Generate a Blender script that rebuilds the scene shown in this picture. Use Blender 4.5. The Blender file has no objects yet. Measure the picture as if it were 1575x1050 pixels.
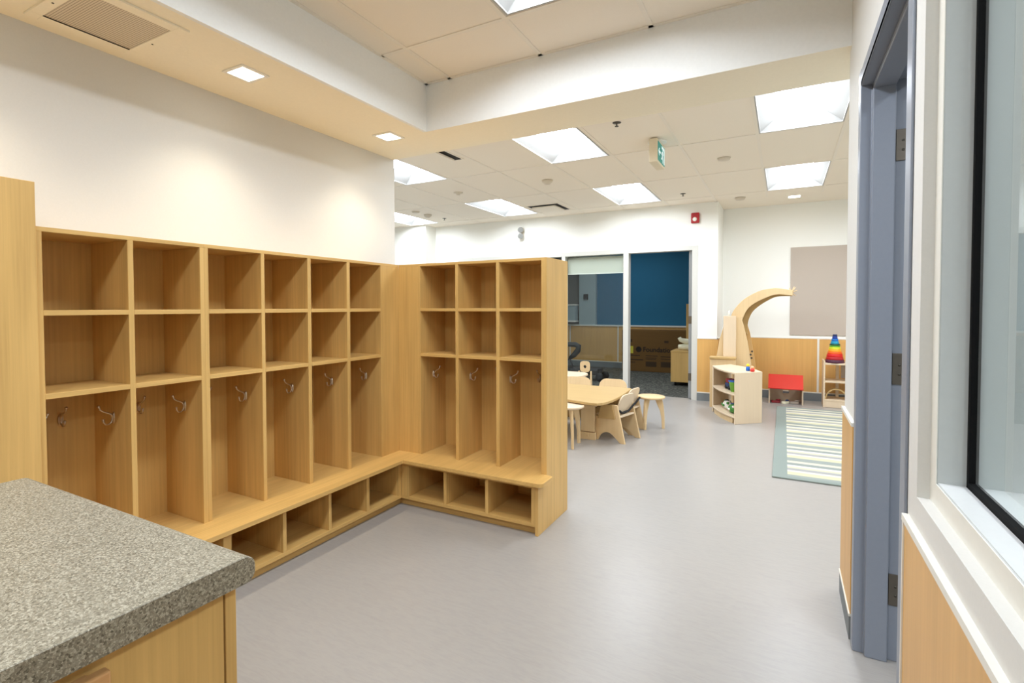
import bpy, bmesh, math, random
from mathutils import Vector, Matrix
PI = math.pi
random.seed(7)
SC = bpy.context.scene
COL = SC.collection

# ---------------------------------------------------------------- camera, world, exposure
def camera():
    yaw, pitch, roll, H = 0.5094067, 0.0263815, 0.0026291, 1.25
    f = Vector((-math.sin(yaw)*math.cos(pitch), math.cos(yaw)*math.cos(pitch), -math.sin(pitch)))
    r = Vector((math.cos(yaw), math.sin(yaw), 0)); d = f.cross(r)
    r2 = r*math.cos(roll)+d*math.sin(roll); d2 = -r*math.sin(roll)+d*math.cos(roll)
    cam = bpy.data.cameras.new('camera'); o = bpy.data.objects.new('camera', cam); COL.objects.link(o)
    m = Matrix((( r2.x, -d2.x, -f.x, 0), (r2.y, -d2.y, -f.y, 0), (r2.z, -d2.z, -f.z, H), (0, 0, 0, 1)))
    o.matrix_world = m
    cam.sensor_fit = 'HORIZONTAL'; cam.sensor_width = 36.0
    cam.lens = 806.591/1575*36
    cam.shift_x = (787.5-755.0)/1575; cam.shift_y = -(525-493.336)/1575
    cam.clip_start = 0.02; cam.clip_end = 60
    SC.camera = o
camera()
W = bpy.data.worlds.new('world'); SC.world = W; W.use_nodes = True
W.node_tree.nodes['Background'].inputs[0].default_value = (0.9, 0.95, 1, 1)
W.node_tree.nodes['Background'].inputs[1].default_value = 0.15
SC.view_settings.view_transform = 'Standard'
SC.view_settings.look = 'None'
SC.view_settings.exposure = 0.65
SC.view_settings.gamma = 1.0
SC.view_settings.use_curve_mapping = False
SC.cycles.max_bounces = 10
SC.cycles.diffuse_bounces = 6
SC.cycles.use_denoising = True
SC.cycles.sample_clamp_indirect = 6.0
NEAR_TROFFER = 25.0  # strength of the two panels above the cloakroom
TROFFER = 20.0       # strength of the 2x4 diffusers
SPOT_W = 16.0       # watts of each square downlight
COOL = (0.90, 0.97, 1.06)
WARM = (1.0, 0.88, 0.68)

# ---------------------------------------------------------------- materials
def s2l(c):
    return tuple(((v/255)/12.92 if v/255 <= .04045 else ((v/255+.055)/1.055)**2.4) for v in c)
def newmat(name):
    m = bpy.data.materials.new(name); m.use_nodes = True
    return m, m.node_tree.nodes, m.node_tree.links, m.node_tree.nodes['Principled BSDF']
def plain(name, rgb, rough=.5, metal=0, spec=.5, emit=None, strength=0, bump=0, bscale=80):
    m, N, L, b = newmat(name)
    b.inputs['Base Color'].default_value = (*s2l(rgb), 1)
    b.inputs['Roughness'].default_value = rough; b.inputs['Metallic'].default_value = metal
    b.inputs['Specular IOR Level'].default_value = spec
    if emit:
        b.inputs['Emission Color'].default_value = (*emit, 1); b.inputs['Emission Strength'].default_value = strength
    # slight procedural mottling so that no surface is perfectly flat
    tc = N.new('ShaderNodeTexCoord'); nz = N.new('ShaderNodeTexNoise'); nz.inputs['Scale'].default_value = bscale
    L.new(tc.outputs['Object'], nz.inputs['Vector'])
    mx = N.new('ShaderNodeMix'); mx.data_type = 'RGBA'
    c = s2l(rgb); mx.inputs[6].default_value = (*[v*.97 for v in c], 1); mx.inputs[7].default_value = (*[min(1, v*1.03) for v in c], 1)
    L.new(nz.outputs['Fac'], mx.inputs[0]); L.new(mx.outputs[2], b.inputs['Base Color'])
    if bump:
        bp = N.new('ShaderNodeBump'); bp.inputs['Strength'].default_value = bump; bp.inputs['Distance'].default_value = .002
        L.new(nz.outputs['Fac'], bp.inputs['Height']); L.new(bp.outputs[0], b.inputs['Normal'])
    return m
def wood(name, rgb, axis='Z', rough=.42, contrast=.15, fine=85):
    m, N, L, b = newmat(name)
    tc = N.new('ShaderNodeTexCoord'); mp = N.new('ShaderNodeMapping')
    sc = {'X': (1.6, fine, fine), 'Y': (fine, 1.6, fine), 'Z': (fine, fine, 1.6)}[axis]
    mp.inputs['Scale'].default_value = sc
    L.new(tc.outputs['Object'], mp.inputs['Vector'])
    n1 = N.new('ShaderNodeTexNoise'); n1.inputs['Scale'].default_value = 1.0; n1.inputs['Detail'].default_value = 6; n1.inputs['Roughness'].default_value = .6
    L.new(mp.outputs[0], n1.inputs['Vector'])
    mp2 = N.new('ShaderNodeMapping')
    mp2.inputs['Scale'].default_value = tuple(v*.12 if v > 10 else v*.7 for v in sc)
    L.new(tc.outputs['Object'], mp2.inputs['Vector'])
    n2 = N.new('ShaderNodeTexNoise'); n2.inputs['Scale'].default_value = 1.0; n2.inputs['Detail'].default_value = 3; n2.inputs['Distortion'].default_value = .6
    L.new(mp2.outputs[0], n2.inputs['Vector'])
    ad = N.new('ShaderNodeMath'); ad.operation = 'ADD'
    L.new(n1.outputs['Fac'], ad.inputs[0]); L.new(n2.outputs['Fac'], ad.inputs[1])
    rp = N.new('ShaderNodeValToRGB'); c = s2l(rgb)
    rp.color_ramp.elements[0].position = .35; rp.color_ramp.elements[1].position = .68
    rp.color_ramp.elements[0].color = (c[0]*(1-contrast), c[1]*(1-contrast*1.2), c[2]*(1-contrast*1.5), 1)
    rp.color_ramp.elements[1].color = (min(1, c[0]*(1+contrast)), min(1, c[1]*(1+contrast)), min(1, c[2]*(1+contrast)), 1)
    hv = N.new('ShaderNodeMath'); hv.operation = 'MULTIPLY'; hv.inputs[1].default_value = .5
    L.new(ad.outputs[0], hv.inputs[0]); L.new(hv.outputs[0], rp.inputs[0]); L.new(rp.outputs[0], b.inputs['Base Color'])
    b.inputs['Roughness'].default_value = rough; b.inputs['Specular IOR Level'].default_value = .4
    return m
def emitter(name, col, strength):
    m = bpy.data.materials.new(name); m.use_nodes = True; N = m.node_tree.nodes; N.clear()
    e = N.new('ShaderNodeEmission'); e.inputs[0].default_value = (*col, 1); e.inputs[1].default_value = strength
    o = N.new('ShaderNodeOutputMaterial'); m.node_tree.links.new(e.outputs[0], o.inputs[0]); return m
def glass(name, tint=(1, 1, 1), ior=1.45, refl=1.0):
    m = bpy.data.materials.new(name); m.use_nodes = True; N = m.node_tree.nodes; L = m.node_tree.links; N.clear()
    t = N.new('ShaderNodeBsdfTransparent'); t.inputs[0].default_value = (*tint, 1)
    g = N.new('ShaderNodeBsdfGlossy'); g.inputs['Roughness'].default_value = .01
    f = N.new('ShaderNodeFresnel'); f.inputs[0].default_value = ior
    x = N.new('ShaderNodeMixShader'); o = N.new('ShaderNodeOutputMaterial')
    ge = N.new('ShaderNodeNewGeometry'); iv = N.new('ShaderNodeMath'); iv.operation = 'SUBTRACT'; iv.inputs[0].default_value = 1.0
    mu = N.new('ShaderNodeMath'); mu.operation = 'MULTIPLY'
    L.new(ge.outputs['Backfacing'], iv.inputs[1]); L.new(f.outputs[0], mu.inputs[0]); L.new(iv.outputs[0], mu.inputs[1])
    L.new(mu.outputs[0], x.inputs[0]); L.new(t.outputs[0], x.inputs[1]); L.new(g.outputs[0], x.inputs[2]); L.new(x.outputs[0], o.inputs[0])
    return m
def floor_mat():
    m, N, L, b = newmat('grey linoleum')
    tc = N.new('ShaderNodeTexCoord'); mp = N.new('ShaderNodeMapping'); mp.inputs['Scale'].default_value = (14, 70, 1)
    mp.inputs['Rotation'].default_value = (0, 0, .12)
    L.new(tc.outputs['Object'], mp.inputs['Vector'])
    n = N.new('ShaderNodeTexNoise'); n.inputs['Scale'].default_value = 1; n.inputs['Detail'].default_value = 5; n.inputs['Distortion'].default_value = 1.2
    L.new(mp.outputs[0], n.inputs['Vector'])
    rp = N.new('ShaderNodeValToRGB'); a = s2l((154, 150, 146)); c = s2l((159, 155, 150))
    rp.color_ramp.elements[0].position = .32; rp.color_ramp.elements[0].color = (*a, 1)
    rp.color_ramp.elements[1].position = .6; rp.color_ramp.elements[1].color = (*c, 1)
    L.new(n.outputs['Fac'], rp.inputs[0]); L.new(rp.outputs[0], b.inputs['Base Color'])
    b.inputs['Roughness'].default_value = .33; b.inputs['Specular IOR Level'].default_value = .45
    return m
def speckle_mat(name, stops, scale, rough=.5):
    m, N, L, b = newmat(name)
    tc = N.new('ShaderNodeTexCoord'); v = N.new('ShaderNodeTexVoronoi'); v.inputs['Scale'].default_value = scale
    L.new(tc.outputs['Object'], v.inputs['Vector'])
    n = N.new('ShaderNodeTexNoise'); n.inputs['Scale'].default_value = scale*1.3; n.inputs['Detail'].default_value = 3
    L.new(tc.outputs['Object'], n.inputs['Vector'])
    sp = N.new('ShaderNodeSeparateColor'); L.new(v.outputs['Color'], sp.inputs[0])
    mx = N.new('ShaderNodeMath'); mx.operation = 'MULTIPLY_ADD'; mx.inputs[1].default_value = .55
    L.new(sp.outputs[0], mx.inputs[0])
    m2 = N.new('ShaderNodeMath'); m2.operation = 'MULTIPLY'; m2.inputs[1].default_value = .45; L.new(n.outputs['Fac'], m2.inputs[0])
    L.new(m2.outputs[0], mx.inputs[2])
    rp = N.new('ShaderNodeValToRGB'); rp.color_ramp.interpolation = 'CONSTANT'
    for i, (p, c) in enumerate(stops):
        e = rp.color_ramp.elements[i] if i < 2 else rp.color_ramp.elements.new(p)
        e.position = p; e.color = (*s2l(c), 1)
    L.new(mx.outputs[0], rp.inputs[0]); L.new(rp.outputs[0], b.inputs['Base Color'])
    b.inputs['Roughness'].default_value = rough
    return m
def rug_mat():
    m, N, L, b = newmat('striped rug weave')
    tc = N.new('ShaderNodeTexCoord'); sp = N.new('ShaderNodeSeparateXYZ'); L.new(tc.outputs['Object'], sp.inputs[0])
    mu = N.new('ShaderNodeMath'); mu.operation = 'MULTIPLY'; mu.inputs[1].default_value = 1/.50; L.new(sp.outputs['Y'], mu.inputs[0])
    fr = N.new('ShaderNodeMath'); fr.operation = 'FRACT'; L.new(mu.outputs[0], fr.inputs[0])
    rp = N.new('ShaderNodeValToRGB'); rp.color_ramp.interpolation = 'CONSTANT'
    cols = [(0, (140, 147, 142)), (.20, (190, 187, 155)), (.36, (202, 199, 186)), (.44, (152, 152, 151)), (.56, (186, 184, 160)), (.66, (206, 204, 195)), (.74, (134, 141, 137)), (.88, (196, 193, 172))]
    for i, (p, c) in enumerate(cols):
        e = rp.color_ramp.elements[i] if i < 2 else rp.color_ramp.elements.new(p)
        e.position = p; e.color = (*s2l(c), 1)
    L.new(fr.outputs[0], rp.inputs[0])
    # sage border: X and Y margins
    def less(sock, v):
        k = N.new('ShaderNodeMath'); k.operation = 'LESS_THAN'; k.inputs[1].default_value = v; L.new(sock, k.inputs[0]); return k.outputs[0]
    lx = less(sp.outputs['X'], .10); ly = less(sp.outputs['Y'], .055)
    mxm = N.new('ShaderNodeMath'); mxm.operation = 'MAXIMUM'; L.new(lx, mxm.inputs[0]); L.new(ly, mxm.inputs[1])
    mx = N.new('ShaderNodeMix'); mx.data_type = 'RGBA'; L.new(mxm.outputs[0], mx.inputs[0]); L.new(rp.outputs[0], mx.inputs[6])
    mx.inputs[7].default_value = (*s2l((130, 140, 134)), 1)
    L.new(mx.outputs[2], b.inputs['Base Color']); b.inputs['Roughness'].default_value = .95
    n = N.new('ShaderNodeTexNoise'); n.inputs['Scale'].default_value = 300; L.new(tc.outputs['Object'], n.inputs['Vector'])
    bp = N.new('ShaderNodeBump'); bp.inputs['Strength'].default_value = .4; bp.inputs['Distance'].default_value = .003
    L.new(n.outputs['Fac'], bp.inputs['Height']); L.new(bp.outputs[0], b.inputs['Normal'])
    return m
def perforated_mat():
    m, N, L, b = newmat('perforated vent face')
    tc = N.new('ShaderNodeTexCoord'); mp = N.new('ShaderNodeMapping'); mp.inputs['Scale'].default_value = (120, 120, 0)
    L.new(tc.outputs['Object'], mp.inputs['Vector'])
    v = N.new('ShaderNodeTexVoronoi'); v.inputs['Scale'].default_value = 1; v.inputs['Randomness'].default_value = 0
    L.new(mp.outputs[0], v.inputs['Vector'])
    rp = N.new('ShaderNodeValToRGB'); rp.color_ramp.elements[0].position = .26; rp.color_ramp.elements[1].position = .36
    rp.color_ramp.elements[0].color = (*s2l((140, 124, 102)), 1); rp.color_ramp.elements[1].color = (*s2l((222, 210, 188)), 1)
    L.new(v.outputs['Distance'], rp.inputs[0]); L.new(rp.outputs[0], b.inputs['Base Color']); b.inputs['Roughness'].default_value = .6
    return m

MAPLE = (207, 169, 103)
M = dict(
    mapleZ=wood('maple laminate upright grain', MAPLE, 'Z'),
    mapleX=wood('maple laminate grain along x', MAPLE, 'X'),
    mapleY=wood('maple laminate grain along y', MAPLE, 'Y'),
    wains=wood('honey maple wall panelling', (212, 166, 98), 'Z', .4, .08),
    birchZ=wood('birch plywood upright', (214, 187, 144), 'Z', .45, .06),
    birchX=wood('birch plywood', (186, 156, 104), 'X', .45, .06),
    birchY=wood('birch plywood along y', (216, 186, 136), 'Y', .45, .06),
    pale=wood('whitened birch plywood', (216, 196, 168), 'Z', .45, .04),
    wall=plain('cream wall paint', (214, 213, 208), .75, bump=.05, bscale=160),
    wallw=plain('white wall paint', (238, 238, 232), .75, bump=.05, bscale=160),
    beam=plain('white beam paint', (240, 241, 238), .75),
    soffit=plain('cream soffit paint', (246, 238, 216), .8),
    tile=plain('ceiling tile', (240, 231, 216), .9, bump=.15, bscale=260),
    grid=plain('ceiling grid enamel', (236, 228, 214), .6),
    floor=floor_mat(),
    carpet=speckle_mat('charcoal carpet', [(0, (48, 49, 44)), (.34, (74, 74, 67)), (.52, (112, 112, 102)), (.64, (60, 60, 54)), (.76, (90, 90, 82))], 42, .95),
    counter=speckle_mat('speckled stone laminate', [(0, (92, 86, 72)), (.26, (122, 116, 100)), (.42, (142, 136, 119)), (.58, (172, 166, 148)), (.70, (130, 122, 104)), (.80, (152, 146, 129))], 400, .42),
    base=plain('grey rubber base', (116, 122, 124), .6),
    trim=plain('satin aluminium trim', (206, 204, 198), .4, .3),
    offwhite=plain('off white frame enamel', (226, 224, 214), .45),
    steelblue=plain('blue grey door frame enamel', (130, 137, 149), .38),
    greyframe=plain('grey window frame enamel', (186, 190, 188), .4),
    sill=plain('white window sill', (206, 207, 206), .35),
    gasket=plain('black glazing gasket', (9, 9, 10), .8, spec=.15),
    hinge=plain('satin nickel hinge', (112, 106, 97), .36, .85),
    screw=plain('screw head', (90, 86, 78), .4, .9),
    chrome=plain('brushed nickel hook', (204, 190, 172), .30, 1.0),
    glass=glass('window glass', (.93, .955, .95)),
    glass2=glass('interior glazing', (.90, .93, .92), 1.5),
    blue=plain('deep blue wall paint', (26, 98, 130), .8),
    slate=plain('dark slate wall', (92, 94, 92), .8),
    column=plain('grey blue column paint', (150, 168, 172), .8),
    white=plain('white plastic', (238, 236, 228), .5),
    lit=emitter('lit light diffuser', COOL, TROFFER),
    nearlit=emitter('lit cloakroom diffuser', COOL, NEAR_TROFFER),
    fill_lit=emitter('added fill light diffuser', COOL, 17.0),  # fill glow for the panel added behind the glazing
    spotlit=emitter('lit downlight lens', (1.0, .93, .80), 9.0),
    reflector=plain('white light reflector', (176, 176, 174), .5),
    perf=perforated_mat(), glazeframe=plain('pale grey glazing frame', (204, 203, 196), .45), doorleaf=plain('grey door leaf', (140, 142, 142), .45), detector=plain('detector plastic', (210, 200, 182), .5), signcase=plain('cream sign housing', (228, 216, 190), .55), lampgrey=plain('grey lamp head', (150, 150, 146), .45),
    dark=plain('dark slot', (40, 36, 30), .8),
    red=plain('red lacquer', (206, 50, 40), .28),
    alarm=plain('fire alarm red', (168, 24, 30), .45),
    teal=plain('exit sign green', (32, 140, 132), .5, emit=s2l((40, 160, 150)), strength=.12),
    signw=plain('exit sign white', (225, 246, 250), .5, emit=s2l((225, 246, 250)), strength=.30),
    black=plain('black webbing', (18, 18, 20), .7),
    blacksh=plain('black rubberised fabric', (24, 24, 26), .55),
    greyboard=plain('grey pinboard fabric', (184, 172, 160), .95, bump=.2, bscale=300),
    card=wood('brown cardboard', (110, 80, 38), 'X', .85, .05, 30),
    ink=plain('dark printing ink', (36, 26, 18), .8),
    inklight=plain('faded printing ink', (62, 44, 22), .8),
    note=plain('yellow paper note', (200, 190, 60), .8),
    blind=plain('pale roller blind cloth', (214, 212, 200), .9),
    rug=rug_mat(),
    plush=plain('cream plush', (232, 228, 200), .95, bump=.5, bscale=120),
    green=plain('lime green plastic', (120, 190, 60), .4), green2=plain('leaf green plastic', (70, 140, 60), .5),
    navy=plain('navy plastic', (40, 62, 110), .45), bluep=plain('blue plastic', (30, 100, 190), .4), yellow=plain('yellow plastic', (240, 215, 50), .4),
    skin=plain('peach plastic', (236, 180, 140), .5), orange=plain('orange plastic', (236, 130, 40), .45), maroon=plain('dark red plastic', (140, 30, 40), .45),
    partition=plain('grey blue partition', (120, 140, 156), .8), greydoor=plain('grey cabinet front', (140, 144, 148), .6),
)

# ---------------------------------------------------------------- mesh building helpers
class MB:
    def __init__(s, org=(0, 0, 0)):
        s.bm = bmesh.new(); s.o = Vector(org)
    def v(s, p): return s.bm.verts.new(Vector(p)-s.o)
    def box(s, x0, x1, y0, y1, z0, z1):
        x0, x1 = min(x0, x1), max(x0, x1); y0, y1 = min(y0, y1), max(y0, y1); z0, z1 = min(z0, z1), max(z0, z1)
        c = [s.v((x, y, z)) for z in (z0, z1) for y in (y0, y1) for x in (x0, x1)]
        for f in ((0, 2, 3, 1), (4, 5, 7, 6), (0, 1, 5, 4), (2, 6, 7, 3), (0, 4, 6, 2), (1, 3, 7, 5)):
            s.bm.faces.new([c[i] for i in f])
        return s
    def prism(s, pts, axis, a, b):
        """polygon pts in the two other axes (in x,y,z order) extruded along axis from a to b"""
        def P(p, t):
            return {'X': (t, p[0], p[1]), 'Y': (p[0], t, p[1]), 'Z': (p[0], p[1], t)}[axis]
        A = [s.v(P(p, a)) for p in pts]; B = [s.v(P(p, b)) for p in pts]
        s.bm.faces.new(A); s.bm.faces.new(list(reversed(B)))
        n = len(pts)
        for i in range(n):
            j = (i+1) % n
            s.bm.faces.new([A[i], B[i], B[j], A[j]])
        return s
    def quad(s, *ps):
        s.bm.faces.new([s.v(p) for p in ps]); return s
    def tube(s, pts, r, n=8):
        pts = [Vector(p) for p in pts]; rs = r if isinstance(r, (list, tuple)) else [r]*len(pts)
        rings = []; up = None
        for i, p in enumerate(pts):
            t = (pts[min(i+1, len(pts)-1)]-pts[max(i-1, 0)]).normalized()
            if up is None:
                up = t.orthogonal().normalized()
            up = (up-t*up.dot(t)).normalized(); w = t.cross(up)
            rings.append([s.v(p+(up*math.cos(2*PI*k/n)+w*math.sin(2*PI*k/n))*rs[i]) for k in range(n)])
        for a, b in zip(rings, rings[1:]):
            for k in range(n):
                f = s.bm.faces.new([a[k], a[(k+1) % n], b[(k+1) % n], b[k]]); f.smooth = True
        s.bm.faces.new(list(reversed(rings[0]))); s.bm.faces.new(rings[-1])
        return s
    def lathe(s, prof, c=(0, 0, 0), n=24, axis='Z'):
        rings = []
        for r, h in prof:
            ring = []
            for k in range(n):
                a = 2*PI*k/n; u, w = r*math.cos(a), r*math.sin(a)
                d = {'Z': (u, w, h), 'X': (h, u, w), 'Y': (w, h, u)}[axis]
                ring.append(s.v(Vector(c)+Vector(d)))
            rings.append(ring)
        for a, b in zip(rings, rings[1:]):
            for k in range(n):
                f = s.bm.faces.new([a[k], a[(k+1) % n], b[(k+1) % n], b[k]]); f.smooth = True
        s.bm.faces.new(list(reversed(rings[0]))); s.bm.faces.new(rings[-1])
        return s
    def ball(s, c, r, sc=(1, 1, 1), n=12):
        prof = []
        m = n//2
        rings = []
        for i in range(1, m):
            th = PI*i/m
            rings.append([s.v(Vector(c)+Vector((r*sc[0]*math.sin(th)*math.cos(2*PI*k/n), r*sc[1]*math.sin(th)*math.sin(2*PI*k/n), -r*sc[2]*math.cos(th)))) for k in range(n)])
        b = s.v(Vector(c)+Vector((0, 0, -r*sc[2]))); t = s.v(Vector(c)+Vector((0, 0, r*sc[2])))
        for a, d in zip(rings, rings[1:]):
            for k in range(n):
                f = s.bm.faces.new([a[k], a[(k+1) % n], d[(k+1) % n], d[k]]); f.smooth = True
        for k in range(n):
            f = s.bm.faces.new([b, rings[0][(k+1) % n], rings[0][k]]); f.smooth = True
            f = s.bm.faces.new([t, rings[-1][k], rings[-1][(k+1) % n]]); f.smooth = True
        return s
    def build(s, name, mat, parent=None, bevel=0, seg=2, loc=None):
        bmesh.ops.recalc_face_normals(s.bm, faces=s.bm.faces)
        me = bpy.data.meshes.new(name); s.bm.to_mesh(me); s.bm.free()
        o = bpy.data.objects.new(name, me); COL.objects.link(o)
        me.materials.append(M[mat] if isinstance(mat, str) else mat)
        if parent: o.parent = parent
        elif s.o.length: o.location = s.o
        if loc is not None: o.location = loc
        if bevel:
            md = o.modifiers.new('bevel', 'BEVEL'); md.width = bevel; md.segments = seg; md.limit_method = 'ANGLE'; md.angle_limit = .6
        return o
def tag(o, label, cat, group=None):
    o['label'] = label; o['category'] = cat
    if group: o['group'] = group
    return o
def thing(name, label, cat, loc=(0, 0, 0), rz=0, group=None):
    o = bpy.data.objects.new(name, None); COL.objects.link(o); o.location = loc; o.rotation_euler = (0, 0, rz)
    o.empty_display_size = .1
    return tag(o, label, cat, group)
def struct(name, mb, mat, parent=None, bevel=0):
    o = mb.build(name, mat, parent, bevel)
    if not parent: o['kind'] = 'structure'
    return o
def dup(root, loc, rz=None, label=None):
    r = root.copy(); COL.objects.link(r); r.location = loc
    if rz is not None: r.rotation_euler = (0, 0, rz)
    if label: r['label'] = label
    for ch in list(root.children):
        c = ch.copy(); COL.objects.link(c); c.parent = r
        for g in list(ch.children):
            d = g.copy(); COL.objects.link(d); d.parent = c
    return r
def words(body, name, mat, parent, loc, size, rot, align='LEFT'):
    cu = bpy.data.curves.new(name, 'FONT'); cu.body = body; cu.size = size; cu.extrude = .0006; cu.offset = .003; cu.align_x = align
    t = bpy.data.objects.new(name, cu); COL.objects.link(t)
    dg = bpy.context.evaluated_depsgraph_get()
    me = bpy.data.meshes.new_from_object(t.evaluated_get(dg)); bpy.data.objects.remove(t)
    me.materials.clear(); me.materials.append(M[mat])
    o = bpy.data.objects.new(name, me); COL.objects.link(o); o.parent = parent; o.location = loc; o.rotation_euler = rot
    return o

# ---------------------------------------------------------------- key dimensions
CEIL, SOF = 2.617, 2.330
WLX, WLY = -2.515, 3.05       # left wall face and its end
WRX, WRT = 0.235, 0.150       # right wall face, thickness
WRY = 2.72                    # right wall end
FY, BY = 7.42, 8.10           # glazed far wall and the recessed back wall
CX = -0.758                   # corner between the two
BM0, BM1 = 2.655, 3.04        # beam faces
SIX = -1.935                  # inner face of the soffit drop
LEFT, RIGHT, REAR = -7.4, 3.2, -2.6

# ---------------------------------------------------------------- room shell
struct('floor', MB().box(LEFT, RIGHT, REAR, BY+.1, -.1, 0), 'floor')
struct('wall_left', MB().box(WLX-.4, WLX, REAR, WLY, 0, CEIL+.1), 'wall')
struct('wall_rear', MB().box(WLX-.4, RIGHT, REAR-.12, REAR, 0, CEIL+.1), 'wall')
struct('wall_west', MB().box(LEFT-.12, LEFT, WLY-.4, FY+.2, 0, CEIL+.1), 'wallw')
struct('wall_behind', MB().box(LEFT, WLX-.4, WLY-.52, WLY-.4, 0, CEIL+.1), 'wallw')
struct('wall_pilaster', MB().box(LEFT, -5.225, 7.13, FY+.1, 0, CEIL+.1), 'wallw')
# glazed far wall: pieces round the opening x -4.76..-1.0, z 0..2.06
far = MB().box(-5.225, -4.762, FY, FY+.14, 0, CEIL+.1).box(-4.762, -1.0, FY, FY+.14, 2.06, CEIL+.1).box(-1.0, CX, FY, FY+.14, 0, CEIL+.1)
far.box(CX-.14, CX, FY+.14, BY+.12, 0, CEIL+.1)
struct('wall_far', far, 'wallw')
struct('wall_back', MB().box(CX, RIGHT, BY, BY+.12, 0, CEIL+.1), 'wallw')
struct('wall_east', MB().box(RIGHT, RIGHT+.12, REAR, BY+.12, 0, CEIL+.1), 'wallw')
# right wall with a door opening (y 1.44..2.27) and a window opening (y < 1.317)
X0, X1 = WRX, WRX+WRT
DY0, DY1, DH = 1.447, 2.285, 2.05
WY1, WZ0, WZ1 = 1.317, .870, 2.30
WY0 = -.55
rw = MB().box(X0, X1, DY1, WRY, 0, CEIL+.1).box(X0, X1, DY0, DY1, DH, CEIL+.1).box(X0, X1, WY1, DY0, 0, CEIL+.1)
rw.box(X0, X1, WY0, WY1, 0, WZ0).box(X0, X1, WY0, WY1, WZ1, CEIL+.1).box(X0, X1, REAR, WY0, 0, CEIL+.1)
struct('wall_right', rw, 'wall')
struct('wall_office', MB().box(X1, RIGHT, WRY-.12, WRY, 0, CEIL+.1), 'wallw')

# ceiling: tile field with holes for the fixtures, grid bars just below
TX = [-.188+.5853*k for k in range(-14, 7)]
TYF = [3.53, 4.711, 5.885, 7.05]
def ceil_cells():
    near_y = [-2.48, -1.30, -.12, 1.06, 2.243]
    return near_y
LIGHTS_FAR = [(-1.955, 3.535, 0), (-.188, 3.535, 0), (-.188, 5.885, 0), (-1.955, 5.870, 0), (-3.70, 3.535, 0), (-3.70, 5.885, 0), (-5.456, 5.885, 0), (-5.456, 3.535, 0), (1.567, 3.535, 0), (1.567, 5.885, 0)]
LIGHTS_NEAR = [(-1.150, 1.062), (-1.150, -1.30)]
ADDED_LIGHTS_OFFICE = [(1.2, .2), (1.2, -1.6)]  # unseen panels, added to light the office behind the side window
LW, LL = .565, 1.155
def panel_with_holes(mb, x0, x1, y0, y1, holes, z0, z1):
    xs = sorted({x0, x1, *[v for h in holes for v in (h[0], h[1])]}); ys = sorted({y0, y1, *[v for h in holes for v in (h[2], h[3])]})
    for a, b in zip(xs, xs[1:]):
        for c, d in zip(ys, ys[1:]):
            mx, my = (a+b)/2, (c+d)/2
            if any(h[0] < mx < h[1] and h[2] < my < h[3] for h in holes): continue
            mb.box(a, b, c, d, z0, z1)
ce = MB()
hol = [(x, x+LW, y, y+LL) for x, y, _ in LIGHTS_FAR]
panel_with_holes(ce, LEFT, RIGHT, BM1, BY+.1, hol, CEIL, CEIL+.02)
hol = [(x, x+LW, y, y+LL) for x, y in LIGHTS_NEAR]
panel_with_holes(ce, SIX, X0, REAR, BM0, hol, CEIL, CEIL+.02)
panel_with_holes(ce, X1, RIGHT, REAR, WRY, [(x, x+LW, y, y+LL) for x, y in ADDED_LIGHTS_OFFICE], CEIL, CEIL+.02)
ce.box(LEFT, WLX-.3, WLY-.5, BM1, CEIL, CEIL+.02).box(LEFT, RIGHT, REAR, BY+.1, CEIL+.19, CEIL+.21)
cobj = struct('ceiling', ce, 'tile')
g = MB(); GH = .004
def bars(mb, xs, ys, x0, x1, y0, y1, holes):
    def clear(a0, a1, b0, b1):
        return not any(h[0]+.01 < (a0+a1)/2 < h[1]-.01 and h[2]+.01 < (b0+b1)/2 < h[3]-.01 for h in holes)
    yy = sorted([y for y in ys if y0 < y < y1]+[y0, y1]); xx = sorted([x for x in xs if x0 < x < x1]+[x0, x1])
    for x in xs:
        if not x0 < x < x1: continue
        for c, d in zip(yy, yy[1:]):
            if clear(x-.012, x+.012, c, d): mb.box(x-.012, x+.012, c, d, CEIL-GH, CEIL)
    for y in ys:
        if not y0 < y < y1: continue
        for a, b in zip(xx, xx[1:]):
            if clear(a, b, y-.012, y+.012): mb.box(a+.012, b-.012, y-.012, y+.012, CEIL-GH, CEIL)
bars(g, [x-.010 for x in TX], [3.525, 4.705, 5.878, 7.052], LEFT, RIGHT, BM1, FY, [])
bars(g, [-1.757, -1.167, -.580, .0], [-1.31, -.12, 1.05, 2.236], SIX, X0, REAR, BM0, [])
# wall angle round the near ceiling
g.box(SIX, SIX+.022, REAR, BM0, CEIL-GH, CEIL).box(SIX, X0, BM0-.022, BM0, CEIL-GH, CEIL)
g.box(-5.2, CX, FY-.022, FY, CEIL-GH, CEIL)
struct('ceiling_grid', g, 'grid', cobj)
# soffit over the lockers and the cross beam, one dropped box each
so = MB()
panel_with_holes(so, WLX, SIX-.02, REAR, BM1, [], SOF, SOF+.02)
struct('ceiling_soffit', so, 'soffit')
struct('trim_1', MB().box(SIX-.02, SIX, REAR, BM0, SOF, CEIL+.02), 'beam')
struct('trim_2', MB().box(SIX, RIGHT, BM0, BM0+.02, SOF, CEIL+.02).box(SIX-.02, RIGHT, BM1-.02, BM1, SOF+.0005, CEIL+.02), 'beam')
struct('trim_3', MB().box(SIX-.02, RIGHT, BM0+.0005, BM1, SOF-.0005, SOF), 'soffit')

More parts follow.
